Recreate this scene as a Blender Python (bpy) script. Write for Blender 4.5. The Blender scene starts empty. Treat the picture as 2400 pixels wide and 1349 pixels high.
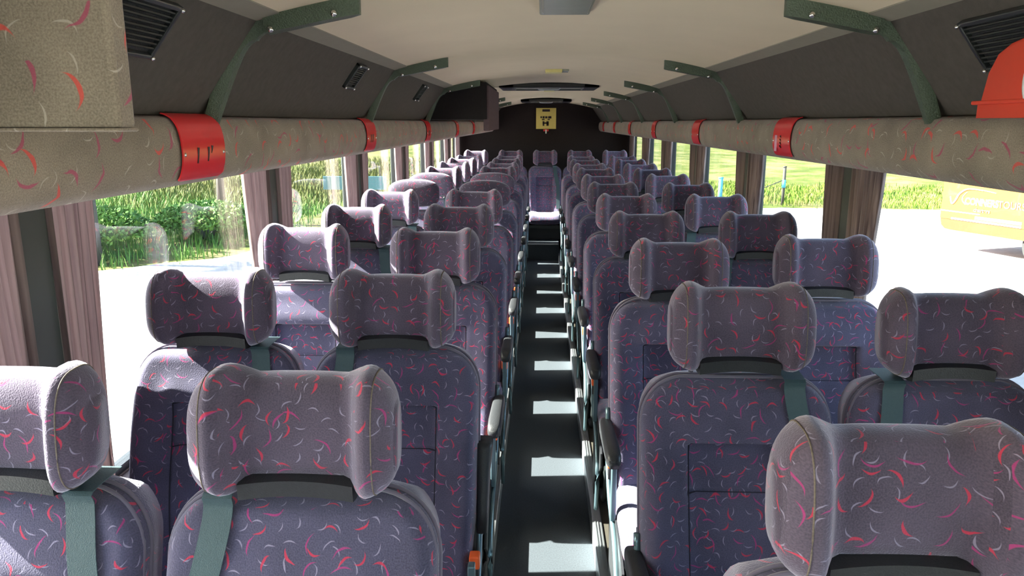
import bpy, bmesh, math, random
from mathutils import Vector, Matrix, Euler
random.seed(7)
sc = bpy.context.scene
COL = sc.collection
PI = math.pi

# ------------------------------------------------------------------ camera
cam_d = bpy.data.cameras.new('camera'); cam = bpy.data.objects.new('camera', cam_d); COL.objects.link(cam)
cam_d.sensor_width = 36.0; cam_d.lens = 36.0 * 1790 / 2400; cam_d.clip_start = 0.02; cam_d.clip_end = 1500
CAMZ = 1.6
cam.location = (0, 0, CAMZ)
cam.rotation_euler = (math.radians(90 - 12.2), 0, math.radians(2.19))
sc.camera = cam
# ------------------------------------------------------------------ world, sun, exposure
SUN_DIR = Vector((1.0, -0.105, -0.66)).normalized()
w = bpy.data.worlds.new('world'); sc.world = w; w.use_nodes = True
nt = w.node_tree; nt.nodes.clear()
sky = nt.nodes.new('ShaderNodeTexSky'); sky.sky_type = 'NISHITA'; sky.sun_disc = False
sky.sun_elevation = math.radians(33); sky.sun_rotation = math.radians(270)
sky.air_density = 1.0; sky.dust_density = 2.0; sky.ozone_density = 1.0
bg = nt.nodes.new('ShaderNodeBackground'); bg.inputs['Strength'].default_value = 0.46
out = nt.nodes.new('ShaderNodeOutputWorld')
nt.links.new(sky.outputs[0], bg.inputs[0]); nt.links.new(bg.outputs[0], out.inputs[0])
sl = bpy.data.lights.new('sun', 'SUN'); sl.energy = 26.0; sl.angle = math.radians(0.6); sl.color = (1.0, 0.95, 0.88)
so = bpy.data.objects.new('sun', sl); COL.objects.link(so); so.location = (-20, 2, 14)
so.rotation_euler = SUN_DIR.to_track_quat('-Z', 'Y').to_euler()
sc.view_settings.view_transform = 'Standard'; sc.view_settings.look = 'None'
sc.view_settings.exposure = 1.35; sc.view_settings.gamma = 1.0; sc.view_settings.use_curve_mapping = False
sc.cycles.max_bounces = 10; sc.cycles.diffuse_bounces = 6; sc.cycles.transparent_max_bounces = 16

# ------------------------------------------------------------------ materials
MATS = {}
def newmat(name):
    m = bpy.data.materials.new(name); m.use_nodes = True; MATS[name] = m
    n = m.node_tree.nodes; n.clear()
    o = n.new('ShaderNodeOutputMaterial'); p = n.new('ShaderNodeBsdfPrincipled')
    m.node_tree.links.new(p.outputs[0], o.inputs[0])
    return m, m.node_tree, p
def plain(name, c, rough=0.6, metal=0.0, noise=0.12, nscale=30, bump=0.0, sheen=0.0, spec=None, bscale=None):
    m, t, p = newmat(name)
    n, L = t.nodes, t.links
    tc = n.new('ShaderNodeTexCoord'); nz = n.new('ShaderNodeTexNoise'); nz.inputs['Scale'].default_value = nscale
    nz.inputs['Detail'].default_value = 3
    L.new(tc.outputs['Object'], nz.inputs['Vector'])
    mr = n.new('ShaderNodeMapRange'); mr.inputs['To Min'].default_value = 1 - noise; mr.inputs['To Max'].default_value = 1 + noise
    L.new(nz.outputs[0], mr.inputs['Value'])
    mx = n.new('ShaderNodeVectorMath'); mx.operation = 'SCALE'; mx.inputs[0].default_value = c[:3]
    L.new(mr.outputs[0], mx.inputs['Scale']); L.new(mx.outputs[0], p.inputs['Base Color'])
    p.inputs['Roughness'].default_value = rough; p.inputs['Metallic'].default_value = metal
    if spec is not None: p.inputs['Specular IOR Level'].default_value = spec
    if sheen: p.inputs['Sheen Weight'].default_value = sheen; p.inputs['Sheen Roughness'].default_value = 0.5
    if bump:
        b = n.new('ShaderNodeBump'); b.inputs['Strength'].default_value = bump; b.inputs['Distance'].default_value = 0.004
        n2 = n.new('ShaderNodeTexNoise'); n2.inputs['Scale'].default_value = bscale or nscale * 3
        L.new(tc.outputs['Object'], n2.inputs['Vector']); L.new(n2.outputs[0], b.inputs['Height'])
        L.new(b.outputs[0], p.inputs['Normal'])
    return m

def M1(t, op, a, b=None, c=None, clamp=False):
    n = t.nodes.new('ShaderNodeMath'); n.operation = op; n.use_clamp = clamp
    for i, v in enumerate((a, b, c)):
        if v is None: continue
        if isinstance(v, (int, float)): n.inputs[i].default_value = v
        else: t.links.new(v, n.inputs[i])
    return n.outputs[0]
def crescents(t, vec, cell, seed, R, W, Lx, thr):
    n, L = t.nodes, t.links
    a = n.new('ShaderNodeVectorMath'); a.operation = 'MULTIPLY_ADD'
    L.new(vec, a.inputs[0]); a.inputs[1].default_value = (1 / cell, 1 / cell, 0); a.inputs[2].default_value = (seed, seed * 1.7, 0)
    v = n.new('ShaderNodeTexVoronoi'); v.voronoi_dimensions = '2D'; v.inputs['Scale'].default_value = 1.0
    v.inputs['Randomness'].default_value = 0.75
    L.new(a.outputs[0], v.inputs['Vector'])
    s = n.new('ShaderNodeVectorMath'); s.operation = 'SUBTRACT'; L.new(a.outputs[0], s.inputs[0]); L.new(v.outputs['Position'], s.inputs[1])
    sep = n.new('ShaderNodeSeparateColor'); L.new(v.outputs['Color'], sep.inputs[0])
    r = n.new('ShaderNodeVectorRotate'); r.rotation_type = 'Z_AXIS'; L.new(s.outputs[0], r.inputs['Vector'])
    L.new(M1(t, 'MULTIPLY', sep.outputs[0], 6.283), r.inputs['Angle'])
    q = n.new('ShaderNodeSeparateXYZ'); L.new(r.outputs[0], q.inputs[0])
    qx, qy = q.outputs[0], M1(t, 'ADD', q.outputs[1], R * 0.8)
    ln = M1(t, 'SQRT', M1(t, 'ADD', M1(t, 'MULTIPLY', qx, qx), M1(t, 'MULTIPLY', qy, qy)))
    d = M1(t, 'ABSOLUTE', M1(t, 'SUBTRACT', ln, R))
    nx = M1(t, 'DIVIDE', M1(t, 'ABSOLUTE', qx), Lx)
    wd = M1(t, 'MULTIPLY', M1(t, 'SUBTRACT', 1.0, M1(t, 'MULTIPLY', nx, nx)), W)
    msk = M1(t, 'MULTIPLY', M1(t, 'SUBTRACT', wd, d), 3.0 / W, clamp=True)
    msk = M1(t, 'MULTIPLY', msk, M1(t, 'GREATER_THAN', qy, 0.0))
    msk = M1(t, 'MULTIPLY', msk, M1(t, 'GREATER_THAN', sep.outputs[1], thr))
    return msk
def fabric(name, base, cols, sheen, big=1.0, rough=0.85, vary=True):
    m, t, p = newmat(name); n, L = t.nodes, t.links
    uv = n.new('ShaderNodeUVMap'); uv.uv_map = 'UVMap'
    oi = n.new('ShaderNodeObjectInfo')
    off = n.new('ShaderNodeCombineXYZ')
    L.new(M1(t, 'MULTIPLY', oi.outputs['Random'], 3.1), off.inputs[0]); L.new(M1(t, 'MULTIPLY', oi.outputs['Random'], 7.3), off.inputs[1])
    ad = n.new('ShaderNodeVectorMath'); L.new(uv.outputs[0], ad.inputs[0]); L.new(off.outputs[0], ad.inputs[1])
    wn = n.new('ShaderNodeTexNoise'); wn.noise_dimensions = '2D'; wn.inputs['Scale'].default_value = 22
    L.new(ad.outputs[0], wn.inputs['Vector'])
    wsc = n.new('ShaderNodeVectorMath'); wsc.operation = 'MULTIPLY_ADD'; L.new(wn.outputs['Color'], wsc.inputs[0])
    wsc.inputs[1].default_value = (0.012, 0.012, 0); L.new(ad.outputs[0], wsc.inputs[2])
    vec = wsc.outputs[0]
    # velour mottling
    nz = n.new('ShaderNodeTexNoise'); nz.noise_dimensions = '2D'; nz.inputs['Scale'].default_value = 420; nz.inputs['Detail'].default_value = 2
    L.new(ad.outputs[0], nz.inputs['Vector'])
    nz2 = n.new('ShaderNodeTexNoise'); nz2.noise_dimensions = '2D'; nz2.inputs['Scale'].default_value = 9; nz2.inputs['Detail'].default_value = 3
    L.new(ad.outputs[0], nz2.inputs['Vector'])
    k = M1(t, 'ADD', M1(t, 'MULTIPLY', nz.outputs[0], 0.9), M1(t, 'MULTIPLY', nz2.outputs[0], 0.7))
    k = M1(t, 'ADD', k, 0.2)
    bs = n.new('ShaderNodeVectorMath'); bs.operation = 'SCALE'; bs.inputs[0].default_value = base; L.new(k, bs.inputs['Scale'])
    cur = bs.outputs[0]
    for i, (c, cell, R, W, Lx, thr) in enumerate(cols):
        msk = crescents(t, vec, cell * big, 3.7 * i + 1.3, R, W, Lx, thr)
        mx = n.new('ShaderNodeMix'); mx.data_type = 'RGBA'
        L.new(M1(t, 'MULTIPLY', msk, 0.85), mx.inputs[0]); L.new(cur, mx.inputs[6]); mx.inputs[7].default_value = (*c, 1)
        cur = mx.outputs[2]
    L.new(cur, p.inputs['Base Color'])
    p.inputs['Roughness'].default_value = rough; p.inputs['Specular IOR Level'].default_value = 0.15
    p.inputs['Sheen Weight'].default_value = sheen; p.inputs['Sheen Roughness'].default_value = 0.45
    p.inputs['Sheen Tint'].default_value = (0.85, 0.82, 1.0, 1)
    b = n.new('ShaderNodeBump'); b.inputs['Strength'].default_value = 0.35; b.inputs['Distance'].default_value = 0.002
    L.new(nz.outputs[0], b.inputs['Height']); L.new(b.outputs[0], p.inputs['Normal'])
    return m
SQ = [((0.27, 0.24, 0.34), 0.030, 0.42, 0.042, 0.34, 0.12),
      ((0.36, 0.04, 0.17), 0.046, 0.50, 0.038, 0.38, 0.30),
      ((0.52, 0.035, 0.075), 0.040, 0.38, 0.055, 0.33, 0.28)]
SEAT = fabric('seat_velour', (0.075, 0.069, 0.117), SQ, 0.75)
HEADF = fabric('headrest_velour', (0.088, 0.070, 0.104), SQ, 0.75)
SQ2 = [((0.48, 0.42, 0.35), 0.040, 0.45, 0.035, 0.36, 0.35),
       ((0.42, 0.08, 0.14), 0.055, 0.55, 0.055, 0.42, 0.55),
       ((0.70, 0.09, 0.07), 0.052, 0.36, 0.075, 0.36, 0.62)]
RAILF = fabric('rail_velour', (0.275, 0.232, 0.175), SQ2, 0.2, 1.0)
PIPING = plain('piping', (0.13, 0.11, 0.16), 0.8, sheen=0.4)
BLACKP = plain('black_plastic', (0.022, 0.024, 0.027), 0.45, noise=0.2, bump=0.2, nscale=120)
BLACKM = plain('black_metal', (0.020, 0.024, 0.024), 0.3, noise=0.2)
BRACK = plain('hammered_black_paint', (0.060, 0.088, 0.055), 0.33, noise=0.3, nscale=250, bump=0.55, bscale=350)
CHROME = plain('chrome', (0.75, 0.75, 0.72), 0.15, 1.0, noise=0.05)
ALU = plain('aluminium', (0.55, 0.58, 0.60), 0.35, 0.9, noise=0.1)
STEELB = plain('blue_grey_steel', (0.14, 0.22, 0.25), 0.3, 0.6, noise=0.1)
BELT = plain('belt_webbing', (0.040, 0.075, 0.085), 0.55, noise=0.1, nscale=200, bump=0.3)
ORANGE = plain('buckle_orange', (0.85, 0.13, 0.03), 0.35, noise=0.05)
CARPET = plain('aisle_carpet', (0.058, 0.068, 0.078), 0.95, noise=0.35, nscale=180, bump=0.3, spec=0.1)
PLINTH = plain('plinth_vinyl', (0.05, 0.045, 0.035), 0.5, noise=0.2)
CEIL = plain('ceiling_cloth', (0.72, 0.62, 0.45), 0.9, noise=0.05, nscale=6, bump=0.08, bscale=300, spec=0.1)
COVE = plain('cove_cloth', (0.27, 0.25, 0.20), 0.9, noise=0.06, spec=0.1)
PANELM = plain('dark_carpet_panel', (0.085, 0.076, 0.066), 0.95, noise=0.2, nscale=60, bump=0.15, bscale=400, spec=0.08)
REARM = plain('rear_wall_carpet', (0.028, 0.022, 0.022), 0.95, noise=0.2, nscale=60, spec=0.05)
BOXM = plain('overhead_box_cloth', (0.022, 0.020, 0.020), 0.95, noise=0.2, nscale=60, spec=0.05)
BOXS = plain('overhead_box_side_cloth', (0.10, 0.07, 0.075), 0.95, noise=0.2, nscale=60, spec=0.05)
WALLM = plain('wall_lining', (0.12, 0.10, 0.10), 0.8, noise=0.1)
PILLAR = plain('pillar_paint', (0.075, 0.085, 0.078), 0.6, noise=0.06)
REDS = plain('red_acrylic', (0.72, 0.028, 0.035), 0.22, noise=0.03)
REDC = plain('red_case', (0.68, 0.055, 0.025), 0.45, noise=0.04)
PINKP = plain('pink_sticker', (0.75, 0.35, 0.50), 0.4)
WHITE = plain('white_paint', (0.8, 0.8, 0.76), 0.4)
DARKINK = plain('dark_ink', (0.03, 0.012, 0.012), 0.5)
GREYL = plain('grey_lens', (0.30, 0.32, 0.26), 0.25, noise=0.08)
YELL = plain('yellow_sign', (0.75, 0.58, 0.16), 0.45, noise=0.06)
YELP = plain('pale_yellow_lens', (0.75, 0.66, 0.25), 0.35)
# curtain: translucent pleated cloth
m, t, p = newmat('curtain_cloth'); n, L = t.nodes, t.links
tc = n.new('ShaderNodeTexCoord'); wv = n.new('ShaderNodeTexNoise'); wv.inputs['Scale'].default_value = 60
mp = n.new('ShaderNodeMapping'); mp.inputs['Scale'].default_value = (1, 1, 0.03)
L.new(tc.outputs['Object'], mp.inputs[0]); L.new(mp.outputs[0], wv.inputs['Vector'])
cr = n.new('ShaderNodeValToRGB'); L.new(wv.outputs[0], cr.inputs[0])
cr.color_ramp.elements[0].position = 0.35; cr.color_ramp.elements[0].color = (0.13, 0.088, 0.082, 1)
cr.color_ramp.elements[1].position = 0.65; cr.color_ramp.elements[1].color = (0.36, 0.27, 0.25, 1)
L.new(cr.outputs[0], p.inputs['Base Color']); p.inputs['Roughness'].default_value = 0.9; p.inputs['Sheen Weight'].default_value = 0.3
tr = n.new('ShaderNodeBsdfTranslucent'); tr.inputs[0].default_value = (0.40, 0.33, 0.36, 1)
mx = n.new('ShaderNodeMixShader'); mx.inputs[0].default_value = 0.26
L.new(p.outputs[0], mx.inputs[1]); L.new(tr.outputs[0], mx.inputs[2])
L.new(mx.outputs[0], n['Material Output'].inputs[0]); CURT = m
# thin window glass
m, t, p = newmat('window_glass'); n, L = t.nodes, t.links; n.remove(p)
tp = n.new('ShaderNodeBsdfTransparent'); tp.inputs[0].default_value = (0.93, 0.96, 0.94, 1)
gl = n.new('ShaderNodeBsdfGlossy'); gl.inputs['Roughness'].default_value = 0.01
lw_ = n.new('ShaderNodeLayerWeight'); lw_.inputs[0].default_value = 0.5
fr5 = M1(t, 'ADD', M1(t, 'MULTIPLY', M1(t, 'POWER', lw_.outputs['Facing'], 4.0), 0.55), 0.035)
mx = n.new('ShaderNodeMixShader'); L.new(fr5, mx.inputs[0]); L.new(tp.outputs[0], mx.inputs[1]); L.new(gl.outputs[0], mx.inputs[2])
L.new(mx.outputs[0], n['Material Output'].inputs[0]); GLASS = m
# grass ground / gravel / foliage
def ramp_mat(name, stops, scale, rough=0.95, detail=6, bump=0.3, coords='Object', s2=None):
    m, t, p = newmat(name); n, L = t.nodes, t.links
    tc = n.new('ShaderNodeTexCoord'); nz = n.new('ShaderNodeTexNoise'); nz.inputs['Scale'].default_value = scale; nz.inputs['Detail'].default_value = detail
    nz.inputs['Roughness'].default_value = 0.65
    L.new(tc.outputs[coords], nz.inputs['Vector'])
    cr = n.new('ShaderNodeValToRGB'); L.new(nz.outputs[0], cr.inputs[0])
    e = cr.color_ramp.elements
    while len(e) > 1: e.remove(e[-1])
    e[0].position = stops[0][0]; e[0].color = (*stops[0][1], 1)
    for ps, c in stops[1:]:
        k = e.new(ps); k.color = (*c, 1)
    L.new(cr.outputs[0], p.inputs['Base Color']); p.inputs['Roughness'].default_value = rough
    p.inputs['Specular IOR Level'].default_value = 0.1
    if bump:
        b = n.new('ShaderNodeBump'); b.inputs['Strength'].default_value = bump; b.inputs['Distance'].default_value = 0.1
        L.new(nz.outputs[0], b.inputs['Height']); L.new(b.outputs[0], p.inputs['Normal'])
    return m
GRASSG = ramp_mat('meadow', [(0.30, (0.04, 0.06, 0.01)), (0.46, (0.075, 0.095, 0.02)), (0.55, (0.13, 0.125, 0.045)), (0.72, (0.17, 0.15, 0.075))], 0.55, detail=10)
GRAVEL = ramp_mat('pale_gravel', [(0.3, (0.30, 0.29, 0.27)), (0.7, (0.40, 0.39, 0.37))], 6, bump=0.1)
LEAFG = ramp_mat('leaf_green', [(0.35, (0.045, 0.12, 0.03)), (0.6, (0.15, 0.27, 0.06))], 1.2, bump=0, rough=0.6)
LEAFG2 = ramp_mat('leaf_lime', [(0.35, (0.07, 0.15, 0.015)), (0.5, (0.13, 0.20, 0.03)), (0.66, (0.26, 0.22, 0.09))], 1.1, bump=0, rough=0.7)
LEAFY = ramp_mat('leaf_yellow', [(0.35, (0.06, 0.09, 0.015)), (0.6, (0.15, 0.15, 0.055))], 1.2, bump=0, rough=0.7)
LEAFD = ramp_mat('leaf_dark', [(0.35, (0.02, 0.07, 0.035)), (0.6, (0.05, 0.13, 0.065))], 1.2, bump=0, rough=0.6)
WOOD = plain('grey_wood', (0.05, 0.05, 0.042), 0.8)
BLUEP = plain('pale_blue_board', (0.13, 0.26, 0.28), 0.5)
BLUEPOST = plain('blue_post_paint', (0.08, 0.38, 0.55), 0.5)
ORBODY = plain('orange_coach_paint', (0.22, 0.04, 0.012), 0.35, noise=0.03)
ORBAND = plain('amber_coach_paint', (0.27, 0.10, 0.015), 0.35, noise=0.03)
PINKT = plain('salmon_lettering', (0.30, 0.07, 0.05), 0.5)
TYRE = plain('tyre', (0.02, 0.02, 0.02), 0.8)
DARKG = plain('dark_glazing', (0.03, 0.04, 0.045), 0.1)

# ------------------------------------------------------------------ helpers
def boxuv(me):
    if not me.uv_layers: me.uv_layers.new(name='UVMap')
    uv = me.uv_layers[0].data
    for f in me.polygons:
        nx, ny, nz = abs(f.normal.x), abs(f.normal.y), abs(f.normal.z)
        for li in f.loop_indices:
            c = me.vertices[me.loops[li].vertex_index].co
            # front biased so that curved fronts carry no seams
            if nz > 0.82 and nz > ny: uv[li].uv = (c.x, c.y + c.z)
            elif ny * 1.6 >= nx: uv[li].uv = (c.x, c.z)
            else: uv[li].uv = (c.y, c.z)
def obj(name, bm, mat, parent=None, smooth=True, angle=None):
    me = bpy.data.meshes.new(name)
    bmesh.ops.recalc_face_normals(bm, faces=bm.faces)
    bm.to_mesh(me); bm.free()
    me.materials.append(mat)
    if smooth:
        for f in me.polygons: f.use_smooth = True
    if angle is not None: me.set_sharp_from_angle(angle=math.radians(angle))
    boxuv(me)
    o = bpy.data.objects.new(name, me); COL.objects.link(o)
    if parent: o.parent = parent
    return o
def tag(o, label, cat, group=None, kind=None):
    o['label'] = label; o['category'] = cat
    if group: o['group'] = group
    if kind: o['kind'] = kind
    return o
def struct(o, label=None):
    o['kind'] = 'structure'
    if label: o['label'] = label
    return o
def thing(name, label, cat, loc=(0, 0, 0), rz=0, group=None):
    o = bpy.data.objects.new(name, None); COL.objects.link(o); o.location = loc; o.rotation_euler = (0, 0, rz)
    o.empty_display_size = 0.1
    return tag(o, label, cat, group)
def box(bm, x0, x1, y0, y1, z0, z1, bev=0.0, seg=2, mat=None):
    r = bmesh.ops.create_cube(bm, size=1.0)
    vs = r['verts']
    for v in vs:
        v.co = Vector(((x0 + x1) / 2 + v.co.x * (x1 - x0), (y0 + y1) / 2 + v.co.y * (y1 - y0), (z0 + z1) / 2 + v.co.z * (z1 - z0)))
    if bev > 0:
        es = list({e for v in vs for e in v.link_edges})
        r2 = bmesh.ops.bevel(bm, geom=es, offset=bev, segments=seg, profile=0.5, affect='EDGES')
        vs = list({v for f in r2['faces'] for v in f.verts} | {v for v in vs if v.is_valid})
    if mat:
        for v in vs: v.co = mat @ v.co
    return bm
def loft(bm, rings, cap=True, closed=True):
    R = [[bm.verts.new(p) for p in r] for r in rings]
    n = len(R[0])
    for a, b in zip(R, R[1:]):
        for i in range(n if closed else n - 1):
            j = (i + 1) % n
            bm.faces.new((a[i], a[j], b[j], b[i]))
    if cap and closed:
        bm.faces.new(R[0]); bm.faces.new(R[-1])
    return bm
def tube(bm, pts, r, seg=8, flat=None):
    pts = [Vector(p) for p in pts]; rings = []
    up = Vector((0, 0, 1))
    for i, p in enumerate(pts):
        d = (pts[min(i + 1, len(pts) - 1)] - pts[max(i - 1, 0)]).normalized()
        a = d.cross(up)
        if a.length < 0.05: a = d.cross(Vector((0, 1, 0)))
        a.normalize(); b = d.cross(a).normalized()
        rr = r[i] if isinstance(r, (list, tuple)) else r
        f = flat or 1.0
        rings.append([p + a * math.cos(2 * PI * k / seg) * rr + b * math.sin(2 * PI * k / seg) * rr * f for k in range(seg)])
    return loft(bm, rings)
def strip(bm, pts, wvec, thick):
    """flat ribbon of width vector wvec along pts with real thickness along normals"""
    pts = [Vector(p) for p in pts]; wv = Vector(wvec); rings = []
    for i, p in enumerate(pts):
        d = (pts[min(i + 1, len(pts) - 1)] - pts[max(i - 1, 0)]).normalized()
        nn = d.cross(wv).normalized() * thick / 2
        rings.append([p - wv / 2 - nn, p + wv / 2 - nn, p + wv / 2 + nn, p - wv / 2 + nn])
    return loft(bm, rings)
def extrude_profile(bm, prof, y0, y1, ny=1, closed=True):
    rings = []
    for k in range(ny + 1):
        y = y0 + (y1 - y0) * k / ny
        rings.append([(x, y, z) for x, z in prof])
    return loft(bm, rings, cap=closed, closed=closed)
def smooth01(a, b, x):
    t = max(0.0, min(1.0, (x - a) / (b - a))); return t * t * (3 - 2 * t)
def bspl(pts, n=6):
    """Catmull-Rom resample"""
    P = [Vector(p) for p in pts]; P = [P[0]] + P + [P[-1]]; out = []
    for i in range(1, len(P) - 2):
        for k in range(n):
            t = k / n; a, b, c, d = P[i - 1], P[i], P[i + 1], P[i + 2]
            out.append(0.5 * ((2 * b) + (c - a) * t + (2 * a - 5 * b + 4 * c - d) * t * t + (3 * b - a - 3 * c + d) * t ** 3))
    out.append(P[-2]); return out
ORD = ['first', 'second', 'third', 'fourth', 'fifth', 'sixth', 'seventh', 'eighth', 'ninth', 'tenth', 'eleventh', 'twelfth', 'thirteenth']

# ------------------------------------------------------------------ bus dimensions
XC = 0.06
WL, WR = -1.14, 1.21            # inner faces of the side walls
YF, YR = -2.2, 10.35            # front and rear ends
ZP = 0.08                       # plinth height under the seats
SILL, WTOP = 0.66, 1.58
PXL, PXR = -0.17, 0.215         # aisle edges
def both(half): return (XC - half, XC + half)

# floor and plinths
bm = bmesh.new(); box(bm, WL - 0.05, WR + 0.05, YF, YR + 0.05, -0.12, 0.0)
struct(obj('floor', bm, CARPET, smooth=False), 'dark blue-black carpeted aisle floor')
bm = bmesh.new(); box(bm, WL, PXL, YF + 1.2, YR, 0, ZP); struct(obj('floor_plinth', bm, PLINTH, smooth=False), 'raised vinyl floor under left seats')
bm = bmesh.new(); box(bm, PXR, WR, YF + 1.2, YR, 0, ZP); struct(obj('floor_plinth', bm, PLINTH, smooth=False), 'raised vinyl floor under right seats')
for i, (x0, x1) in enumerate(((PXL - 0.03, PXL + 0.006), (PXR - 0.006, PXR + 0.03))):
    bm = bmesh.new(); box(bm, x0, x1, YF + 1.2, YR, 0.0, ZP + 0.006, 0.003)
    for s in (0.008, 0.018): box(bm, x0 + s, x0 + s + 0.004, YF + 1.2, YR, ZP + 0.005, ZP + 0.009)
    struct(obj('trim_%d' % (i + 1), bm, ALU, smooth=False), 'aluminium edge strip along the %s side of the aisle' % ('left', 'right')[i])
bm = bmesh.new(); box(bm, PXL, PXR, 8.98, YR, 0, 0.19, 0.004); st = struct(obj('floor_step', bm, CARPET, smooth=False), 'dark step at the rear end of the aisle')
bm = bmesh.new(); box(bm, PXL + 0.01, PXR - 0.01, 8.965, 9.03, 0.188, 0.197, 0.002); obj('nosing', bm, ALU, st, smooth=False)
# side walls (lower), above-window headers
for side, x0, x1 in (('left', WL - 0.05, WL), ('right', WR, WR + 0.05)):
    bm = bmesh.new(); box(bm, x0, x1, YF, YR, -0.3, SILL)
    wll = struct(obj('wall_' + side, bm, WALLM, smooth=False))
    xi = x1 if side == 'left' else x0; s = 1 if side == 'left' else -1
    bm = bmesh.new(); box(bm, min(xi, xi + s * 0.03), max(xi, xi + s * 0.03), YF + .1, YR, SILL - 0.04, SILL, 0.008)
    obj('sill', bm, WALLM, wll, smooth=False)
    bm = bmesh.new(); box(bm, x0, x1, YF, YR, WTOP, 1.98); obj('header', bm, WALLM, wll, smooth=False)
# rear wall
bm = bmesh.new(); box(bm, WL - .05, WR + .05, YR, YR + 0.06, -0.3, 1.98)
struct(obj('wall_rear', bm, REARM, smooth=False), 'dark carpeted rear wall')
# front wall with windscreen opening
bm = bmesh.new(); box(bm, WL - .05, WR + .05, YF - .05, YF, -0.3, 0.55); box(bm, WL - .05, WR + .05, YF - .05, YF, 1.82, 1.98)
struct(obj('wall_front', bm, WALLM, smooth=False))
bm = bmesh.new(); box(bm, WL, WR, YF - 0.03, YF - 0.024, 0.55, 1.82); g = struct(obj('window_0', bm, GLASS, smooth=False), 'windscreen')
# side windows, pillars, curtains
LP = [1.60 + 1.50 * k for k in range(-2, 6)]; RP = [2.98 + 1.46 * k for k in range(-3, 5)]
wn = 1
CW = {}
def curtain(side, ya, yb, za, zb, xplane, pinch, name_label, grp):
    """pleated cloth hanging from za to zb between ya and yb at the top; pinch pulls the free edge toward the pillar edge ya"""
    bm = bmesh.new(); N = max(18, int(abs(yb - ya) / 0.006)); K = 14; rings = []
    s = 1 if side == 'left' else -1
    npl = max(4, round(abs(yb - ya) / 0.028))
    for k in range(K + 1):
        tz = k / K; z = za + (zb - za) * tz
        f = 1 - pinch * smooth01(0.0, 1.0, tz)
        row = []
        for i in range(N + 1):
            u = i / N; y = ya + (yb - ya) * u * f
            ph = 2 * PI * npl * u
            x = xplane + s * (0.012 + 0.013 * math.sin(ph) + 0.004 * math.sin(ph * 0.37 + 2 * tz))
            row.append((x, y + 0.004 * math.cos(ph), z))
        rings.append(row)
    shell = [r + [(p[0] - s * 0.0015, p[1], p[2]) for p in reversed(r)] for r in rings]
    loft(bm, shell)
    return tag(obj('window_curtain', bm, CURT), name_label, 'curtain', grp)
for side, PS, xw in (('left', LP, WL), ('right', RP, WR)):
    s = 1 if side == 'left' else -1
    vis = [y for y in PS if y > 0.9]
    for i, y in enumerate(PS):
        bm = bmesh.new(); x0, x1 = sorted((xw - s * 0.05, xw + s * 0.040))
        box(bm, x0, x1, y - 0.055, y + 0.055, SILL - 0.02, 1.58, 0.006)
        struct(obj('window_pillar', bm, PILLAR, smooth=False))
        if y > 0.9:
            o = ORD[vis.index(y)]
            zt = 1.545
            lab = 'pleated mauve curtain gathered on the %s side of the %s pillar along the ' + side + ' windows'
            curtain(side, y - 0.050, y - 0.30, zt, 0.70, xw + s * 0.025, 0.40, lab % ('near', o), 'curtains along the %s windows' % side)
            curtain(side, y + 0.050, y + 0.24, zt, 0.70, xw + s * 0.025, 0.20, lab % ('far', o), 'curtains along the %s windows' % side)
    ys = [YF] + PS + [YR]
    for a, b in zip(ys, ys[1:]):
        a2 = a + (0.05 if a != YF else 0); b2 = b - (0.05 if b != YR else 0)
        if b2 - a2 < 0.15: continue
        bm = bmesh.new(); x0, x1 = sorted((xw - s * 0.035, xw - s * 0.005)); fw = 0.022
        box(bm, x0, x1, a2, a2 + fw, SILL, WTOP); box(bm, x0, x1, b2 - fw, b2, SILL, WTOP)
        box(bm, x0, x1, a2 + fw, b2 - fw, SILL, SILL + fw); box(bm, x0, x1, a2 + fw, b2 - fw, WTOP - fw, WTOP)
        wf = struct(obj('window_%d' % wn, bm, BLACKP, smooth=False)); wn += 1
        bm = bmesh.new(); xm = (x0 + x1) / 2
        box(bm, xm - 0.002, xm + 0.002, a2 + fw, b2 - fw, SILL + fw, WTOP - fw)
        obj('pane', bm, GLASS, wf, smooth=False)
# a curtain fallen against the rear corner on both sides
for side, xw in (('left', WL), ('right', WR)):
    s = 1 if side == 'left' else -1
    curtain(side, YR - 0.02, YR - 0.35, 1.545, 0.70, xw + s * 0.02, 0.2, 'pleated mauve curtain in the rear corner beside the %s end window' % side, 'curtains along the %s windows' % side)

# ceiling: crowned and slightly rippled between the roof frames
def ceil_z(half, y):
    c = max(0.0, 1 - (half / 0.555) ** 2)
    rip = 0.005 * math.cos(2 * PI * (y - 1.48) / 1.44) + 0.002 * math.sin(2 * PI * y / 0.41)
    return 1.802 + 0.062 * c + rip * c
bm = bmesh.new(); NX, NY = 24, 150; G = []
for j in range(NY + 1):
    y = YF + (YR - YF) * j / NY
    G.append([bm.verts.new((XC + h, y, ceil_z(h, y))) for h in [0.555 * (2 * i / NX - 1) for i in range(NX + 1)]])
for a, b in zip(G, G[1:]):
    for i in range(NX): bm.faces.new((a[i], a[i + 1], b[i + 1], b[i]))
struct(obj('ceiling', bm, CEIL), 'cream cloth ceiling panel, gently crowned')
bm = bmesh.new(); box(bm, WL - 0.1, WR + 0.1, YF - .05, YR + 0.05, 1.95, 2.0); struct(obj('roof', bm, WHITE, smooth=False))
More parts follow.
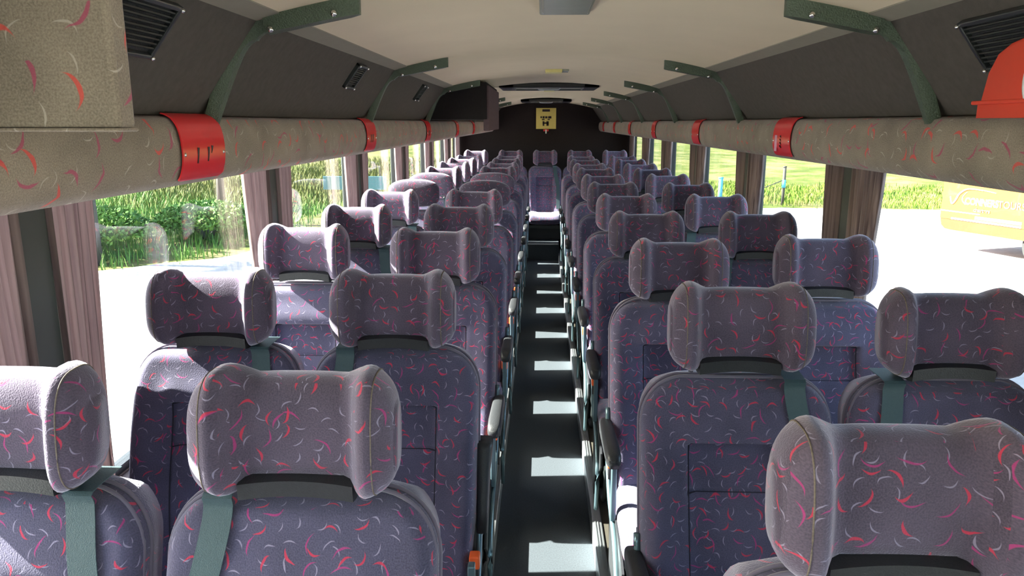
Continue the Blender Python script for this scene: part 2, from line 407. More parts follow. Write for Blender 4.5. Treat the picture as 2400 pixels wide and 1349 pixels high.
for side in (-1, 1):
    sd = 'left' if side < 0 else 'right'
    def P(h, z): return (XC + side * h, z)
    bm = bmesh.new(); extrude_profile(bm, [P(0.553, 1.800), P(0.60, 1.788), P(0.605, 1.82), P(0.553, 1.83)], YF, YR, 1)
    struct(obj('trim_%d' % (5 if side < 0 else 6), bm, COVE, smooth=False), 'brown-grey cove strip along the %s edge of the ceiling' % sd)
    bm = bmesh.new(); extrude_profile(bm, [P(0.60, 1.79), P(0.64, 1.735), P(0.70, 1.65), P(0.765, 1.575), P(0.80, 1.575), P(0.62, 1.82)], YF, YR, 1)
    struct(obj('trim_%d' % (7 if side < 0 else 8), bm, PANELM, angle=40), 'dark grey-brown carpeted roof side panel above the %s rack rail' % sd)
    # rack: padded rail + shelf
    rk = thing('luggage_rack', 'long luggage rack with padded fabric rail over the %s windows' % sd, 'luggage rack', (XC + side * 0.7, 0, 1.5))
    prof = [(0.760, 1.585), (0.745, 1.606), (0.722, 1.612), (0.704, 1.606), (0.694, 1.588), (0.689, 1.560), (0.690, 1.530), (0.699, 1.504), (0.718, 1.489), (0.745, 1.485), (0.775, 1.497), (0.78, 1.575)]
    prof = [(side * (h - 0.7), z - 1.5) for h, z in prof]
    bm = bmesh.new(); extrude_profile(bm, prof, YF + 0.8, YR, 60)
    obj('rail', bm, RAILF, rk, angle=60)
    wd = (abs(WL - XC) if side < 0 else WR - XC)
    bm = bmesh.new(); extrude_profile(bm, [(side * 0.07, 0.0), (side * (wd - 0.7), 0.075), (side * (wd - 0.7), 0.09), (side * 0.07, 0.02)], YF + 0.8, YR, 1)
    obj('shelf', bm, PANELM, rk, smooth=False)

# roof brackets (bent hammered-paint bars)
BR_Y = {-1: [1.51, 2.90, 4.38, 5.85, 7.35, 8.85], 1: [1.565, 3.05, 4.50, 5.97, 7.5, 9.0]}
def bracket(side, y, label):
    sd = 'left' if side < 0 else 'right'
    root = thing('roof_bracket', label, 'bracket', (XC + side * 0.70, y, 1.60), 0, 'black brackets tying the %s rack to the roof' % sd)
    def P(h, z): return Vector((side * (h - 0.70), 0, z - 1.60))
    # leg: tapering channel, wider toward the corner, running down to the rail
    path = bspl([P(0.712, 1.604), P(0.691, 1.655), P(0.668, 1.710), P(0.647, 1.760), P(0.626, 1.786), P(0.59, 1.797), P(0.54, 1.803)], 5)
    bm = bmesh.new(); rings = []
    for i, q in enumerate(path):
        d = (path[min(i + 1, len(path) - 1)] - path[max(i - 1, 0)]).normalized()
        nn = Vector((0, 1, 0)).cross(d).normalized()
        if nn.x * side > 0: nn = -nn
        f = i / (len(path) - 1)
        wdt = 0.013 + 0.008 * math.sin(PI * min(1, f * 1.25))
        hgt = 0.018 + 0.020 * math.exp(-((f - 0.66) / 0.2) ** 2)
        rings.append([q + Vector((0, -wdt, 0)), q + Vector((0, -wdt * 0.55, 0)) + nn * hgt, q + Vector((0, wdt * 0.55, 0)) + nn * hgt, q + Vector((0, wdt, 0)), q + Vector((0, wdt, 0)) - nn * 0.006, q + Vector((0, -wdt, 0)) - nn * 0.006])
    loft(bm, rings); obj('leg', bm, BRACK, root, angle=50)
    bm = bmesh.new(); rings = []
    for h, z, wd in ((0.585, 1.790, 0.024), (0.53, 1.800, 0.022), (0.47, 1.812, 0.021), (0.425, 1.820, 0.019), (0.405, 1.824, 0.008)):
        q = P(h, z); rings.append([q + Vector((0, -wd, 0.004)), q + Vector((0, -wd * 0.8, -0.024)), q + Vector((0, wd * 0.8, -0.024)), q + Vector((0, wd, 0.004)), q + Vector((0, wd, 0.012)), q + Vector((0, -wd, 0.012))])
    loft(bm, rings); obj('arm', bm, BRACK, root, angle=40)
    for h, z in ((0.450, 1.800), (0.572, 1.772)):
        bm = bmesh.new(); bmesh.ops.create_uvsphere(bm, u_segments=10, v_segments=6, radius=0.0065, matrix=Matrix.Translation(P(h, z) + Vector((0, -0.021, 0))))
        obj('screw', bm, CHROME, root)
for side in (-1, 1):
    sd = 'left' if side < 0 else 'right'
    for i, y in enumerate(BR_Y[side]):
        if side < 0 and i in (3,): continue
        bracket(side, y, 'black roof bracket, %s from the camera on the %s side' % (ORD[i], sd))

# air vents in the roof side panels
def vent(side, y, ln, z, hh, label):
    k = (0.765 - 0.60) / (1.79 - 1.575); ang = math.atan(k)
    h = 0.60 + (1.79 - z) * k
    r = thing('air_vent', label, 'air vent', (XC + side * (h - 0.008), y, z), 0, 'air vents in the roof side panels')
    r.rotation_euler = (0, side * -ang, 0)
    bm = bmesh.new(); t = 0.014
    box(bm, -t / 2, t / 2, -ln / 2, ln / 2, hh / 2 - 0.008, hh / 2, 0.002); box(bm, -t / 2, t / 2, -ln / 2, ln / 2, -hh / 2, -hh / 2 + 0.008, 0.002)
    box(bm, -t / 2, t / 2, -ln / 2, -ln / 2 + 0.008, -hh / 2, hh / 2, 0.002); box(bm, -t / 2, t / 2, ln / 2 - 0.008, ln / 2, -hh / 2, hh / 2, 0.002)
    obj('frame', bm, BLACKM, r, smooth=False)
    ns = 9
    me = None
    for q in range(ns):
        bm = bmesh.new(); zz = -hh / 2 + 0.012 + (hh - 0.024) * (q + 0.5) / ns
        box(bm, -0.005, 0.005, -ln / 2 + 0.008, ln / 2 - 0.008, -0.0012, 0.0012, mat=Matrix.Translation((0, 0, zz)) @ Matrix.Rotation(side * 0.6, 4, 'Y'))
        obj('slat', bm, BLACKM, r, smooth=False)
    bm = bmesh.new(); box(bm, side * 0.004 - 0.002, side * 0.004 + 0.002, -ln / 2 + .006, ln / 2 - .006, -hh / 2 + .006, hh / 2 - .006); obj('backing', bm, BLACKP, r, smooth=False)
    for a in (-1, 1):
        for b in (-1, 1):
            bm = bmesh.new(); bmesh.ops.create_uvsphere(bm, u_segments=8, v_segments=6, radius=0.004, matrix=Matrix.Translation((-side * 0.008, a * (ln / 2 - 0.004), b * (hh / 2 - 0.004))))
            obj('screw', bm, CHROME, r)
vent(-1, 1.11, 0.17, 1.735, 0.095, 'large black louvred air vent beside the fabric header panel')
vent(-1, 2.40, 0.11, 1.738, 0.085, 'small black air vent between first and second left brackets')
vent(-1, 3.68, 0.11, 1.738, 0.085, 'small black air vent between second and third left brackets')
vent(1, 1.22, 0.22, 1.722, 0.095, 'black louvred air vent behind the red case on right')

# dark overhead box on the left
ob = thing('overhead_box', 'big dark cloth-covered overhead box above the left rack', 'overhead box', (-0.31, 4.40, 1.60))
bm = bmesh.new(); box(bm, -0.36, 0, 0, 1.0, 0.018, 0.222, 0.004); obj('body', bm, BOXM, ob, smooth=False)
bm = bmesh.new(); box(bm, -0.02, 0.012, 0.01, 1.02, -0.045, 0.205, 0.004); obj('side_flap', bm, BOXS, ob, smooth=False)

# fabric header panel, near left
hp = thing('header_panel', 'fabric-covered header panel hanging at top left corner', 'panel', (-0.43, 0.78, 1.616))
bm = bmesh.new(); box(bm, -0.20, 0.0, 0, 0.035, -0.022, 0.24, 0.006); box(bm, -0.25, -0.19, 0.001, 0.034, 0.004, 0.22, 0.004); obj('pad', bm, RAILF, hp, smooth=False)
bm = bmesh.new(); box(bm, -0.20, 0.001, -0.002, 0.037, -0.025, -0.021, 0.002); obj('seam', bm, RAILF, hp, smooth=False)

# red first-aid style case on the right rail
def rcase():
    r = thing('first_aid_case', 'red rounded case standing on the right rack rail', 'case', (0.70, 1.085, 1.607))
    bm = bmesh.new(); rings = []
    out = [(-.165, 0.0), (-.165, 0.03), (-.157, 0.035), (-.145, 0.090), (-.125, 0.125), (-.095, 0.142), (-0.05, .152), (.05, .152), (.095, .142), (.125, .125), (.145, .09), (.157, .033), (.165, .03), (.165, 0.0)]
    for x, k in ((-0.028, 0.93), (-0.022, 1.0), (0.018, 1.0), (0.022, 0.93)):
        rings.append([(x, a * k, b * 0.74 * (k if b > 0.02 else 1)) for a, b in out])
    loft(bm, rings); obj('shell', bm, REDC, r, angle=40)
    bm = bmesh.new(); box(bm, -0.031, 0.022, -.169, .169, 0.020, 0.026, 0.002); obj('seam_band', bm, REDC, r, smooth=False)
    bm = bmesh.new(); R0, R1 = 0.046, 0.040; rings = []
    A = [];
    for q in range(33):
        a = 2 * PI * q / 32
        A.append([(-0.0295, 0.0 + R0 * math.cos(a), 0.050 + R0 * math.sin(a)), (-0.0295, R1 * math.cos(a), 0.050 + R1 * math.sin(a)), (-0.027, R1 * math.cos(a), 0.050 + R1 * math.sin(a)), (-0.027, R0 * math.cos(a), 0.050 + R0 * math.sin(a))])
    loft(bm, A, cap=False); obj('emblem_ring', bm, WHITE, r)
    bm = bmesh.new()
    for q in range(4): box(bm, -0.0305, -0.027, -0.03, 0.03, 0.030 + q * 0.012, 0.036 + q * 0.012)
    obj('emblem_bars', bm, WHITE, r, smooth=False)
rcase()

# red acrylic row signs, bent over the rail
def sign(side, y, wd, label, marks, big=False):
    sd = 'left' if side < 0 else 'right'
    r = thing('row_sign', label, 'sign', (XC + side * 0.7, y, 1.5), 0, 'red row signs on the %s rack rail' % sd)
    prof = [(0.722, 1.615), (0.712, 1.6135), (0.700, 1.606), (0.690, 1.589), (0.6855, 1.560), (0.6865, 1.530), (0.693, 1.508), (0.700, 1.500)]
    prof = bspl([Vector((side * (h - 0.7), 0, z - 1.5)) for h, z in prof], 4)
    bm = bmesh.new(); nv = len(prof); rows = []
    for i, q in enumerate(prof):
        d = (prof[min(i + 1, nv - 1)] - prof[max(i - 1, 0)]).normalized(); nn = Vector((-d.z, 0, d.x)); 
        if nn.x * side > 0: nn = -nn
        f = i / (nv - 1); e = min(f, 1 - f)
        c = 0.0 if e > 0.12 else 0.012 * (1 - math.sqrt(max(0, 1 - (1 - e / 0.12) ** 2)))
        hw = wd / 2 - c
        rows.append([q + Vector((0, -hw, 0)) + nn * 0.0025, q + Vector((0, hw, 0)) + nn * 0.0025, q + Vector((0, hw, 0)), q + Vector((0, -hw, 0))])
    loft(bm, rows); obj('plate', bm, REDS, r, angle=50)
    for a in (-1, 1):
        bm = bmesh.new(); bmesh.ops.create_uvsphere(bm, u_segments=8, v_segments=6, radius=0.0042, matrix=Matrix.Translation((side * (0.6845 - 0.7), a * (wd / 2 - 0.008), 0.045)))
        obj('screw', bm, CHROME, r)
    for kind, a, b, c, d in marks:      # strokes: y,z from / to on the plate face
        bm = bmesh.new(); xx = side * (0.6835 - 0.7)
        if kind == 'pink': box(bm, xx - 0.001, xx + 0.001, a, c, b, d, 0.0004, mat=None); mt = PINKP
        else:
            mt = DARKINK
            tube(bm, [(xx, a, b), (xx, (a + c) / 2 + 0.001, (b + d) / 2), (xx, c, d)], [0.0014, 0.0026, 0.0036], 6)
        obj('label_strip' if kind == 'pink' else 'digit_stroke', bm, mt, r, smooth=False)
dL = [818, 400, 264, 195, 158]
for i, dx in enumerate(dL):
    y = [1.415, 2.84, 4.30, 5.80, 7.20][i]
    mk = [('s', -0.034, 0.028, -0.030, 0.056), ('s', 0.010, 0.030, 0.014, 0.056), ('s', 0.026, 0.044, 0.030, 0.058)] if i == 0 else ([('s', -0.02, 0.03, -0.014, 0.058), ('s', 0.008, 0.03, 0.014, 0.058)] if i < 3 else [])
    sign(-1, y, 0.18 if i == 0 else 0.15, 'red row number sign, %s from camera on the left rail%s' % (ORD[i], ', reading 1 and 11' if i == 0 else ''), mk)
dR = [566, 364, 267, 211, 173, 150]
for i, dx in enumerate(dR):
    y = [2.45, 3.82, 5.25, 6.70, 8.12, 9.55][i]
    mk = [('pink', 0.040, 0.012, 0.062, 0.062)] + [('s', -0.004, 0.024 + 0.010 * q, 0.004, 0.030 + 0.010 * q) for q in range(4)] if i == 0 else []
    sign(1, y, 0.17 if i == 0 else 0.16, 'red row number sign, %s from camera on the right rail' % ORD[i] + (', with pink strip' if i == 0 else ''), mk)

# ceiling fittings
cl = thing('ceiling_light', 'grey ribbed ceiling light at top centre', 'light', (0.052, 1.76, 1.862), 0)
bm = bmesh.new(); box(bm, -0.060, 0.060, -0.19, 0.17, -0.010, 0.0, 0.004); obj('housing', bm, GREYL, cl, smooth=False)
bm = bmesh.new(); box(bm, -0.053, 0.053, -0.18, 0.09, -0.018, -0.009, 0.004); obj('lens', bm, GREYL, cl, smooth=False)
bm = bmesh.new(); box(bm, -0.053, 0.053, 0.095, 0.103, -0.016, -0.009, 0.002); obj('rib', bm, ALU, cl, smooth=False)
for q, (x, y, lab) in enumerate(((0.055, 4.02, 'small pale yellow ceiling lamp before the front roof hatch'), (0.055, 6.35, 'small pale yellow ceiling lamp just behind the front roof hatch'))):
    r = thing('ceiling_lamp', lab, 'lamp', (x, y, 1.862), 0, 'small yellow ceiling lamps')
    bm = bmesh.new(); box(bm, -0.04, 0.045, -0.06, 0.06, -0.016, 0.002, 0.004); obj('lens', bm, YELP, r, smooth=False)
    bm = bmesh.new(); box(bm, 0.045, 0.078 if q == 0 else 0.052, -0.06, 0.06, -0.010, 0.002, 0.002); obj('clip', bm, GREYL, r, smooth=False)
for y, wd, ln, lab in ((5.45, 0.66, 0.52, 'large black framed roof hatch, nearer of the two'), (8.95, 0.56, 0.6, 'grey roof hatch near the rear wall')):
    r = thing('roof_hatch', lab, 'roof hatch', (XC - 0.015, y, 1.856), 0, 'roof hatches along the ceiling')
    bm = bmesh.new(); h = wd / 2; l = ln / 2
    for a in ((-h, -h + .10, -l, l), (h - .10, h, -l, l), (-h, h, -l, -l + .05), (-h, h, l - .05, l)): box(bm, *a, -0.030, 0.0, 0.005)
    obj('frame', bm, BLACKP, r, smooth=False)
    bm = bmesh.new(); box(bm, -h + .09, h - .09, -l + .04, l - .04, -0.022, -0.012, 0.003); obj('hatch_cover', bm, GREYL, r, smooth=False)
    bm = bmesh.new(); tube(bm, bspl([(-0.07, -0.1, -0.02), (-0.06, -0.1, -0.035), (0.06, -0.1, -0.035), (0.07, -0.1, -0.02)], 4), 0.006); obj('handle', bm, ALU, r)

# sign on the rear wall
r = thing('rear_sign', 'square yellow notice with black marks on the rear wall', 'sign', (0.055, YR - 0.004, 1.655))
bm = bmesh.new(); box(bm, -0.132, 0.132, -0.006, 0, -0.135, 0.135, 0.002); obj('plate', bm, YELL, r, smooth=False)
bm = bmesh.new()
for x0, x1, z0, z1 in ((-.05, .05, .088, .118), (-.075, -.055, .005, .028), (-.045, -.02, .0, .03), (-.012, .018, .002, .028), (.028, .07, .0, .03), (-.055, -.02, -.02, -.006), (.02, .05, -.02, -.006), (-.045, -.022, -.095, -.035), (.005, .035, -.095, -.035), (-.045, .035, -.068, -.05)):
    box(bm, x0, x1, -0.009, -0.005, z0, z1)
obj('pictogram', bm, DARKINK, r, smooth=False)
r = thing('exit_hammer', 'small red emergency hammer under the yellow notice', 'hammer', (0.055, YR - 0.004, 1.50))
bm = bmesh.new(); box(bm, -0.035, 0.035, -0.03, 0, -0.012, 0.016, 0.005); obj('hammer_head', bm, REDS, r, smooth=False)
bm = bmesh.new(); box(bm, -0.009, 0.009, -0.035, -0.01, -0.04, 0.012, 0.004); obj('handle', bm, WHITE, r, smooth=False)

# ------------------------------------------------------------------ seats
ZH = 1.18    # local height of the headrest horns over the plinth
def headrest_mesh(wings=True):
    bm = bmesh.new(); rings = []; W = 0.155 if wings else 0.165
    N = 40
    for i in range(N + 1):
        th = -PI / 2 + PI * i / N
        x = W * math.sin(th) if True else 0
        # even spacing near middle
        ax = abs(x) / W
        e = max(0.02, (1 - ax ** 3.2)) ** (1 / 2.3)           # end rounding
        wg = smooth01(0.50, 0.74, ax) if wings else 0.0
        yf = -0.040 - 0.060 * wg
        yb = 0.045
        zt = ZH - 0.034 + (0.034 * smooth01(0.42, 0.78, ax) if wings else 0.012 * (1 - ax ** 2))
        zb = (0.986 - 0.024 * smooth01(0.45, 0.62, ax)) if wings else 0.98
        zc = (zt + zb) / 2 - 0.004 * 0; zr = (zt - zb) / 2 * (0.35 + 0.65 * e); yc = (yf + yb) / 2; yr = (yb - yf) / 2 * (0.30 + 0.70 * e)
        if wings: zc -= (1 - e) * 0.012
        ring = []
        for k in range(30):
            a = 2 * PI * k / 30; c, s = math.cos(a), math.sin(a)
            p = 2 / 2.9
            yy = yc + yr * math.copysign(abs(c) ** p, c); zz = zc + zr * math.copysign(abs(s) ** p, s)
            # lean the top of the cushion back a little
            yy += 0.10 * (zz - 1.07)
            ring.append((x, yy, zz))
        rings.append(ring)
    loft(bm, rings); return bm
def hr_ring(x, n=30, grow=0.0):
    ax = abs(x) / 0.155; e = max(0.02, (1 - ax ** 3.2)) ** (1 / 2.3); wg = smooth01(0.50, 0.74, ax)
    yf = -0.040 - 0.060 * wg; yb = 0.045; zt = ZH - 0.034 + 0.034 * smooth01(0.42, 0.78, ax); zb = 0.986 - 0.024 * smooth01(0.45, 0.62, ax)
    zc = (zt + zb) / 2 - (1 - e) * 0.012; zr = (zt - zb) / 2 * (0.35 + 0.65 * e) + grow; yc = (yf + yb) / 2; yr = (yb - yf) / 2 * (0.30 + 0.70 * e) + grow
    out = []
    for k in range(n + 1):
        a = 2 * PI * k / n; c, s_ = math.cos(a), math.sin(a); p = 2 / 2.9
        yy = yc + yr * math.copysign(abs(c) ** p, c); zz = zc + zr * math.copysign(abs(s_) ** p, s_)
        out.append((x, yy + 0.10 * (zz - 1.07), zz))
    return out
def seam_mesh(q):
    bm = bmesh.new(); tube(bm, hr_ring(q * 0.126, 48, 0.0000), 0.0012, 5); return bm
SEAMM = plain('tan_stitching', (0.15, 0.12, 0.10), 0.8, noise=0.6, nscale=300)
TILT = 0.27
def back_axis(z):      # y of the front surface centre line at local height z
    return -0.005 + (z - 0.965) * TILT
BACK_W = 0.214
def back_w(z):
    r = 0.10; zt = 0.960
    if z > zt - r:
        q = (z - (zt - r)) / r; return BACK_W - r + r * math.sqrt(max(0.0, 1 - q * q)) * 1.0
    return BACK_W - 0.012 * smooth01(0.65, 0.36, z)
def back_front(x, z):
    w_ = back_w(z); u = abs(x) / max(w_, 1e-4)
    y = back_axis(z) - 0.030
    # side bolsters and recessed lower centre panel
    bol = smooth01(0.50, 0.86, u) * (1 - smooth01(0.93, 1.0, u)) * 0.026 * smooth01(0.93, 0.72, z)
    cen = 1 - smooth01(0.47, 0.53, u)
    rec = cen * 0.030 * smooth01(0.829, 0.819, z)
    bulge = cen * 0.018 * math.sin(PI * smooth01(0.36, 0.82, z))
    roll = 0.012 * math.exp(-((z - 0.850) / 0.035) ** 2) * (1 - smooth01(0.45, 0.75, u))
    seam = 0.006 * math.exp(-((z - 0.715) / 0.006) ** 2) * (1 - smooth01(0.5, 0.6, u))
    edge = 0.030 * (max(0, u - 0.88) / 0.12) ** 2
    return y - bol + rec - bulge - roll + seam + edge
def backrest_mesh():
    bm = bmesh.new(); rings = []
    zs = sorted([0.34 + (0.960 - 0.34 - 0.10) * k / 34 for k in range(35)] + [0.817, 0.821, 0.825, 0.829, 0.833, 0.703, 0.709, 0.715, 0.721, 0.727]) + [0.860 + 0.10 * math.sin(PI / 2 * k / 12) for k in range(1, 13)]
    for z in zs:
        w_ = max(back_w(z), 0.05)
        topf = smooth01(0.960, 0.93, z)
        th = 0.035 + 0.055 * topf
        ring = []
        for k in range(37):
            u = -1 + 2 * k / 36; u = math.copysign(abs(u) ** 0.9, u); x = w_ * u
            y = back_front(x, z); cen = back_axis(z) + 0.02
            y = cen + (y - cen) * (0.25 + 0.75 * smooth01(0.962, 0.933, z))
            ring.append((x, y, z))
        yb = back_axis(z) + 0.02 + th * 0.5
        for k in range(11):
            u = 1 - 2 * k / 10; ring.append((w_ * 0.97 * u, yb + 0.012 * (1 - u * u), z))
        rings.append(ring)
    loft(bm, rings); return bm
def piping_mesh():
    bm = bmesh.new()
    for dx, dy in ((0.004, 0.004), (0.0, 0.022)):
        pts = []
        for z in [0.36 + 0.495 * k / 24 for k in range(25)] + [0.861 + 0.098 * math.sin(PI / 2 * k / 10) for k in range(0, 11)]:
            w_ = back_w(z); pts.append((-(w_ - dx), back_axis(z) - 0.008 + dy, z + (0.002 if z > 0.9 else 0)))
        pts += [(-p[0], p[1], p[2]) for p in reversed(pts)]
        tube(bm, pts, 0.0035, 6)
    return bm
SEAMSHADE = plain('seam_and_crease_shade', (0.018, 0.016, 0.030), 0.9)
def panel_seam_shade():  # stitched seam plus dark tubes standing in for shade in the crease and beside bolsters
    bm = bmesh.new()
    for z, r_ in ((0.824, 0.0032), (0.715, 0.0016)):
        w_ = back_w(z) * 0.50
        tube(bm, [(-w_ + 2 * w_ * k / 12, back_front(-w_ + 2 * w_ * k / 12, z - 0.004) + 0.001, z - 0.003) for k in range(13)], r_, 5)
    for q in (-1, 1):
        tube(bm, [(q * back_w(z) * 0.50, back_front(q * back_w(z) * 0.50, z) + 0.0008, z) for z in [0.37 + 0.45 * k / 16 for k in range(17)]], 0.0018, 5)
    return bm
def cushion_mesh():
    bm = bmesh.new(); rings = []; W = 0.208
    ys = [-0.655 + 0.525 * k / 26 for k in range(27)]
    for y in ys:
        f = (y + 0.655) / 0.525
        e = min(1.0, 0.25 + 0.75 * math.sqrt(min(1, f / 0.13)) if f < 0.13 else 1.0)
        ring = []
        top = 0.405 - 0.012 * f + 0.006 * math.sin(PI * f); bot = 0.275
        zc = (top + bot) / 2 - (1 - e) * 0.01; zr = (top - bot) / 2 * e; wr = W * (0.90 + 0.10 * smooth01(0, 0.25, f))
        for k in range(40):
            a = 2 * PI * k / 40; c, s = math.cos(a), math.sin(a); p = 2 / 4.2
            xx = wr * math.copysign(abs(c) ** p, c); zz = zc + zr * math.copysign(abs(s) ** p, s)
            if s > 0: zz += 0.014 * smooth01(0.55, 0.85, abs(xx) / wr) * e - 0.010 * (1 - smooth01(0.4, 0.6, abs(xx) / wr)) * e
            ring.append((xx, y, zz))
        rings.append(ring)
    loft(bm, rings); return bm
def belt_mesh(sx):
    """shoulder belt over the front of the backrest on side sx (+1 = +x)"""
    bm = bmesh.new(); pts = []
    pts.append(Vector((sx * 0.125, 0.035, 0.970)))
    for z in (0.966, 0.948, 0.92, 0.87, 0.80, 0.72, 0.64, 0.56, 0.48, 0.43):
        x = sx * (0.122 + 0.045 * smooth01(0.97, 0.66, z)); pts.append(Vector((x, min(back_front(x, min(z, .95)), back_front(x * .8, min(z, .95)), back_front(x*1.12, min(z,.95))) - 0.005, z)))
    strip(bm, bspl(pts, 3), (0.046, 0, 0), 0.0016); return bm
def arm_mesh(sx, raised):
    bm = bmesh.new(); x = sx * 0.226; rings = []
    if not raised:
        for y, z, w_, h in ((-0.08, 0.555, 0.018, 0.022), (-0.12, 0.56, 0.021, 0.028), (-0.22, 0.568, 0.022, 0.026), (-0.34, 0.575, 0.023, 0.024), (-0.40, 0.575, 0.022, 0.022), (-0.425, 0.572, 0.015, 0.014)):
            rings.append([(x + w_ * math.copysign(abs(math.cos(a)) ** .6, math.cos(a)), y, z + h * math.copysign(abs(math.sin(a)) ** .6, math.sin(a))) for a in [2 * PI * k / 16 for k in range(16)]])
    else:
        for y, z, w_, h in ((-0.13, 0.52, 0.014, 0.020), (-0.10, 0.58, 0.016, 0.024), (-0.075, 0.66, 0.019, 0.026), (-0.055, 0.715, 0.024, 0.028), (-0.05, 0.728, 0.024, 0.028)):
            rings.append([(x + w_ * math.copysign(abs(math.cos(a)) ** .6, math.cos(a)), y + h * math.copysign(abs(math.sin(a)) ** .6, math.sin(a)), z) for a in [2 * PI * k / 16 for k in range(16)]])
    loft(bm, rings); return bm
proto = {}
def mesh_part(key, fn, mat, name, parent, angle=None, **kw):
    """first use builds the mesh, later uses share it"""
    if key not in proto:
        o = obj(name, fn(), mat, parent, angle=angle, **kw); proto[key] = o.data
        return o
    o = bpy.data.objects.new(name, proto[key]); COL.objects.link(o); o.parent = parent; return o
def box_bm(*a, bev=0.004):
    def f():
        bm = bmesh.new(); box(bm, *a, bev); return bm
    return f
def tube_bm(pts, r, seg=8):
    def f():
        bm = bmesh.new(); tube(bm, pts, r, seg); return bm
    return f
def base_strip():
    bm = bmesh.new(); rings = []
    for k in range(13):
        x = -0.088 + 0.176 * k / 12; c = 0.008 * (1 - (x / 0.088) ** 2)
        rings.append([(x, -0.052, 0.962 + c), (x, -0.030, 0.958 + c), (x, 0.03, 0.960 + c), (x, 0.03, 0.992 + c), (x, -0.030, 0.994 + c), (x, -0.054, 0.988 + c)])
    loft(bm, rings); return bm
def seat(x, y, z, label, group, wings=True, belt=0, aisle=0, raised=False, orange=True, hz=0.0):
    s = thing('coach_seat', label, 'seat', (x, y, z), 0, group)
    b = mesh_part('back', backrest_mesh, SEAT, 'backrest', s)
    mesh_part('pipe', piping_mesh, PIPING, 'piping', b)
    mesh_part('pseam_shade', panel_seam_shade, SEAMSHADE, 'panel_seam_shade', b)
    c = mesh_part('cush', cushion_mesh, SEAT, 'seat_cushion', s)
    if x > 0.2: c.scale = (1, 0.90, 1); c.location = (0, -0.013, 0)
    h = mesh_part('head' if wings else 'headp', lambda: headrest_mesh(wings), HEADF, 'headrest', s)
    if wings:
        for q in (-1, 1): mesh_part('hseam%d' % q, lambda: seam_mesh(q), SEAMM, 'seam', h)
    h.location = (0, 0, hz)
    if wings: mesh_part('hbase', base_strip, BLACKP, 'headrest_base', h, smooth=False)
    for q in (-1, 1):
        mesh_part('post%d' % q, tube_bm([(q * 0.095, 0.012, 0.935), (q * 0.095, 0.012, 1.0)], 0.0055), CHROME, 'post', h)
    if belt: mesh_part('belt%d' % belt, lambda: belt_mesh(belt), BELT, 'seat_belt', s, angle=30)
    # frame and legs
    f = mesh_part('frame', box_bm(-0.20, 0.20, -0.63, -0.14, 0.235, 0.277), BLACKM, 'seat_frame', s, smooth=False)
    for q in (-1, 1):
        mesh_part('leg%d' % q, tube_bm(bspl([(q * 0.175, -0.50, 0.24), (q * 0.175, -0.44, 0.12), (q * 0.175, -0.36, 0.03), (q * 0.175, -0.24, 0.008)], 4), 0.014), BLACKM, 'leg', s)
        mesh_part('legr%d' % q, tube_bm([(q * 0.175, -0.22, 0.24), (q * 0.175, -0.22, 0.0)], 0.014), BLACKM, 'leg', s)
    if aisle:
        q = aisle
        sp = mesh_part('side%d' % q, lambda: side_panel(q), BLACKP, 'side_panel', s, angle=40)
        mesh_part('sidetube%d' % q, tube_bm(bspl([(q * 0.219, -0.10, 0.62), (q * 0.219, -0.14, 0.48), (q * 0.219, -0.24, 0.38), (q * 0.219, -0.42, 0.33), (q * 0.219, -0.53, 0.22), (q * 0.219, -0.50, 0.06)], 5), 0.008), STEELB, 'guard_tube', s)
        a = mesh_part('arm%d%d' % (q, raised), lambda: arm_mesh(q, raised), BLACKP, 'armrest', s)
        mesh_part('armstem%d' % q, box_bm(q * 0.219 - 0.008, q * 0.219 + 0.008, -0.36, -0.335, 0.36, 0.56, bev=0.003), STEELB, 'armrest_support', s, smooth=False)
        if orange:
            bk = mesh_part('bst%d' % q, box_bm(q * 0.212 - 0.011, q * 0.212 + 0.011, -0.20, -0.18, 0.36, 0.455, bev=0.004), BLACKP, 'buckle', s, smooth=False)
            mesh_part('btn%d' % q, box_bm(q * 0.212 - 0.013, q * 0.212 + 0.013, -0.206, -0.174, 0.455, 0.49, bev=0.004), ORANGE, 'buckle_button', bk, smooth=False)
    return s
def side_panel(q):
    bm = bmesh.new(); prof = [(-0.58, 0.27), (-0.57, 0.32), (-0.46, 0.36), (-0.30, 0.37), (-0.18, 0.42), (-0.11, 0.56), (-0.07, 0.62), (-0.04, 0.60), (-0.08, 0.42), (-0.16, 0.28), (-0.20, 0.20), (-0.22, 0.02), (-0.30, 0.02), (-0.34, 0.14), (-0.48, 0.19)]
    rings = [[(q * 0.206, y, z) for y, z in prof], [(q * 0.213, y, z) for y, z in prof]]
    loft(bm, rings); return bm
COLX = {'A': -0.83, 'B': -0.368, 'C': 0.44, 'D': 0.90}
HRZ = {('C', 0): 0.006, ('C', 1): 0.016, ('D', 1): 0.006, ('D', 2): 0.012, ('A', 2): 0.012}
CN = {'A': 'window seat left of the aisle', 'B': 'aisle seat left of the aisle', 'C': 'aisle seat right of the aisle', 'D': 'window seat right of the aisle'}
CG = {'A': 'seats along the left windows', 'B': 'seats along the left of the aisle', 'C': 'seats along the right of the aisle', 'D': 'seats along the right windows'}
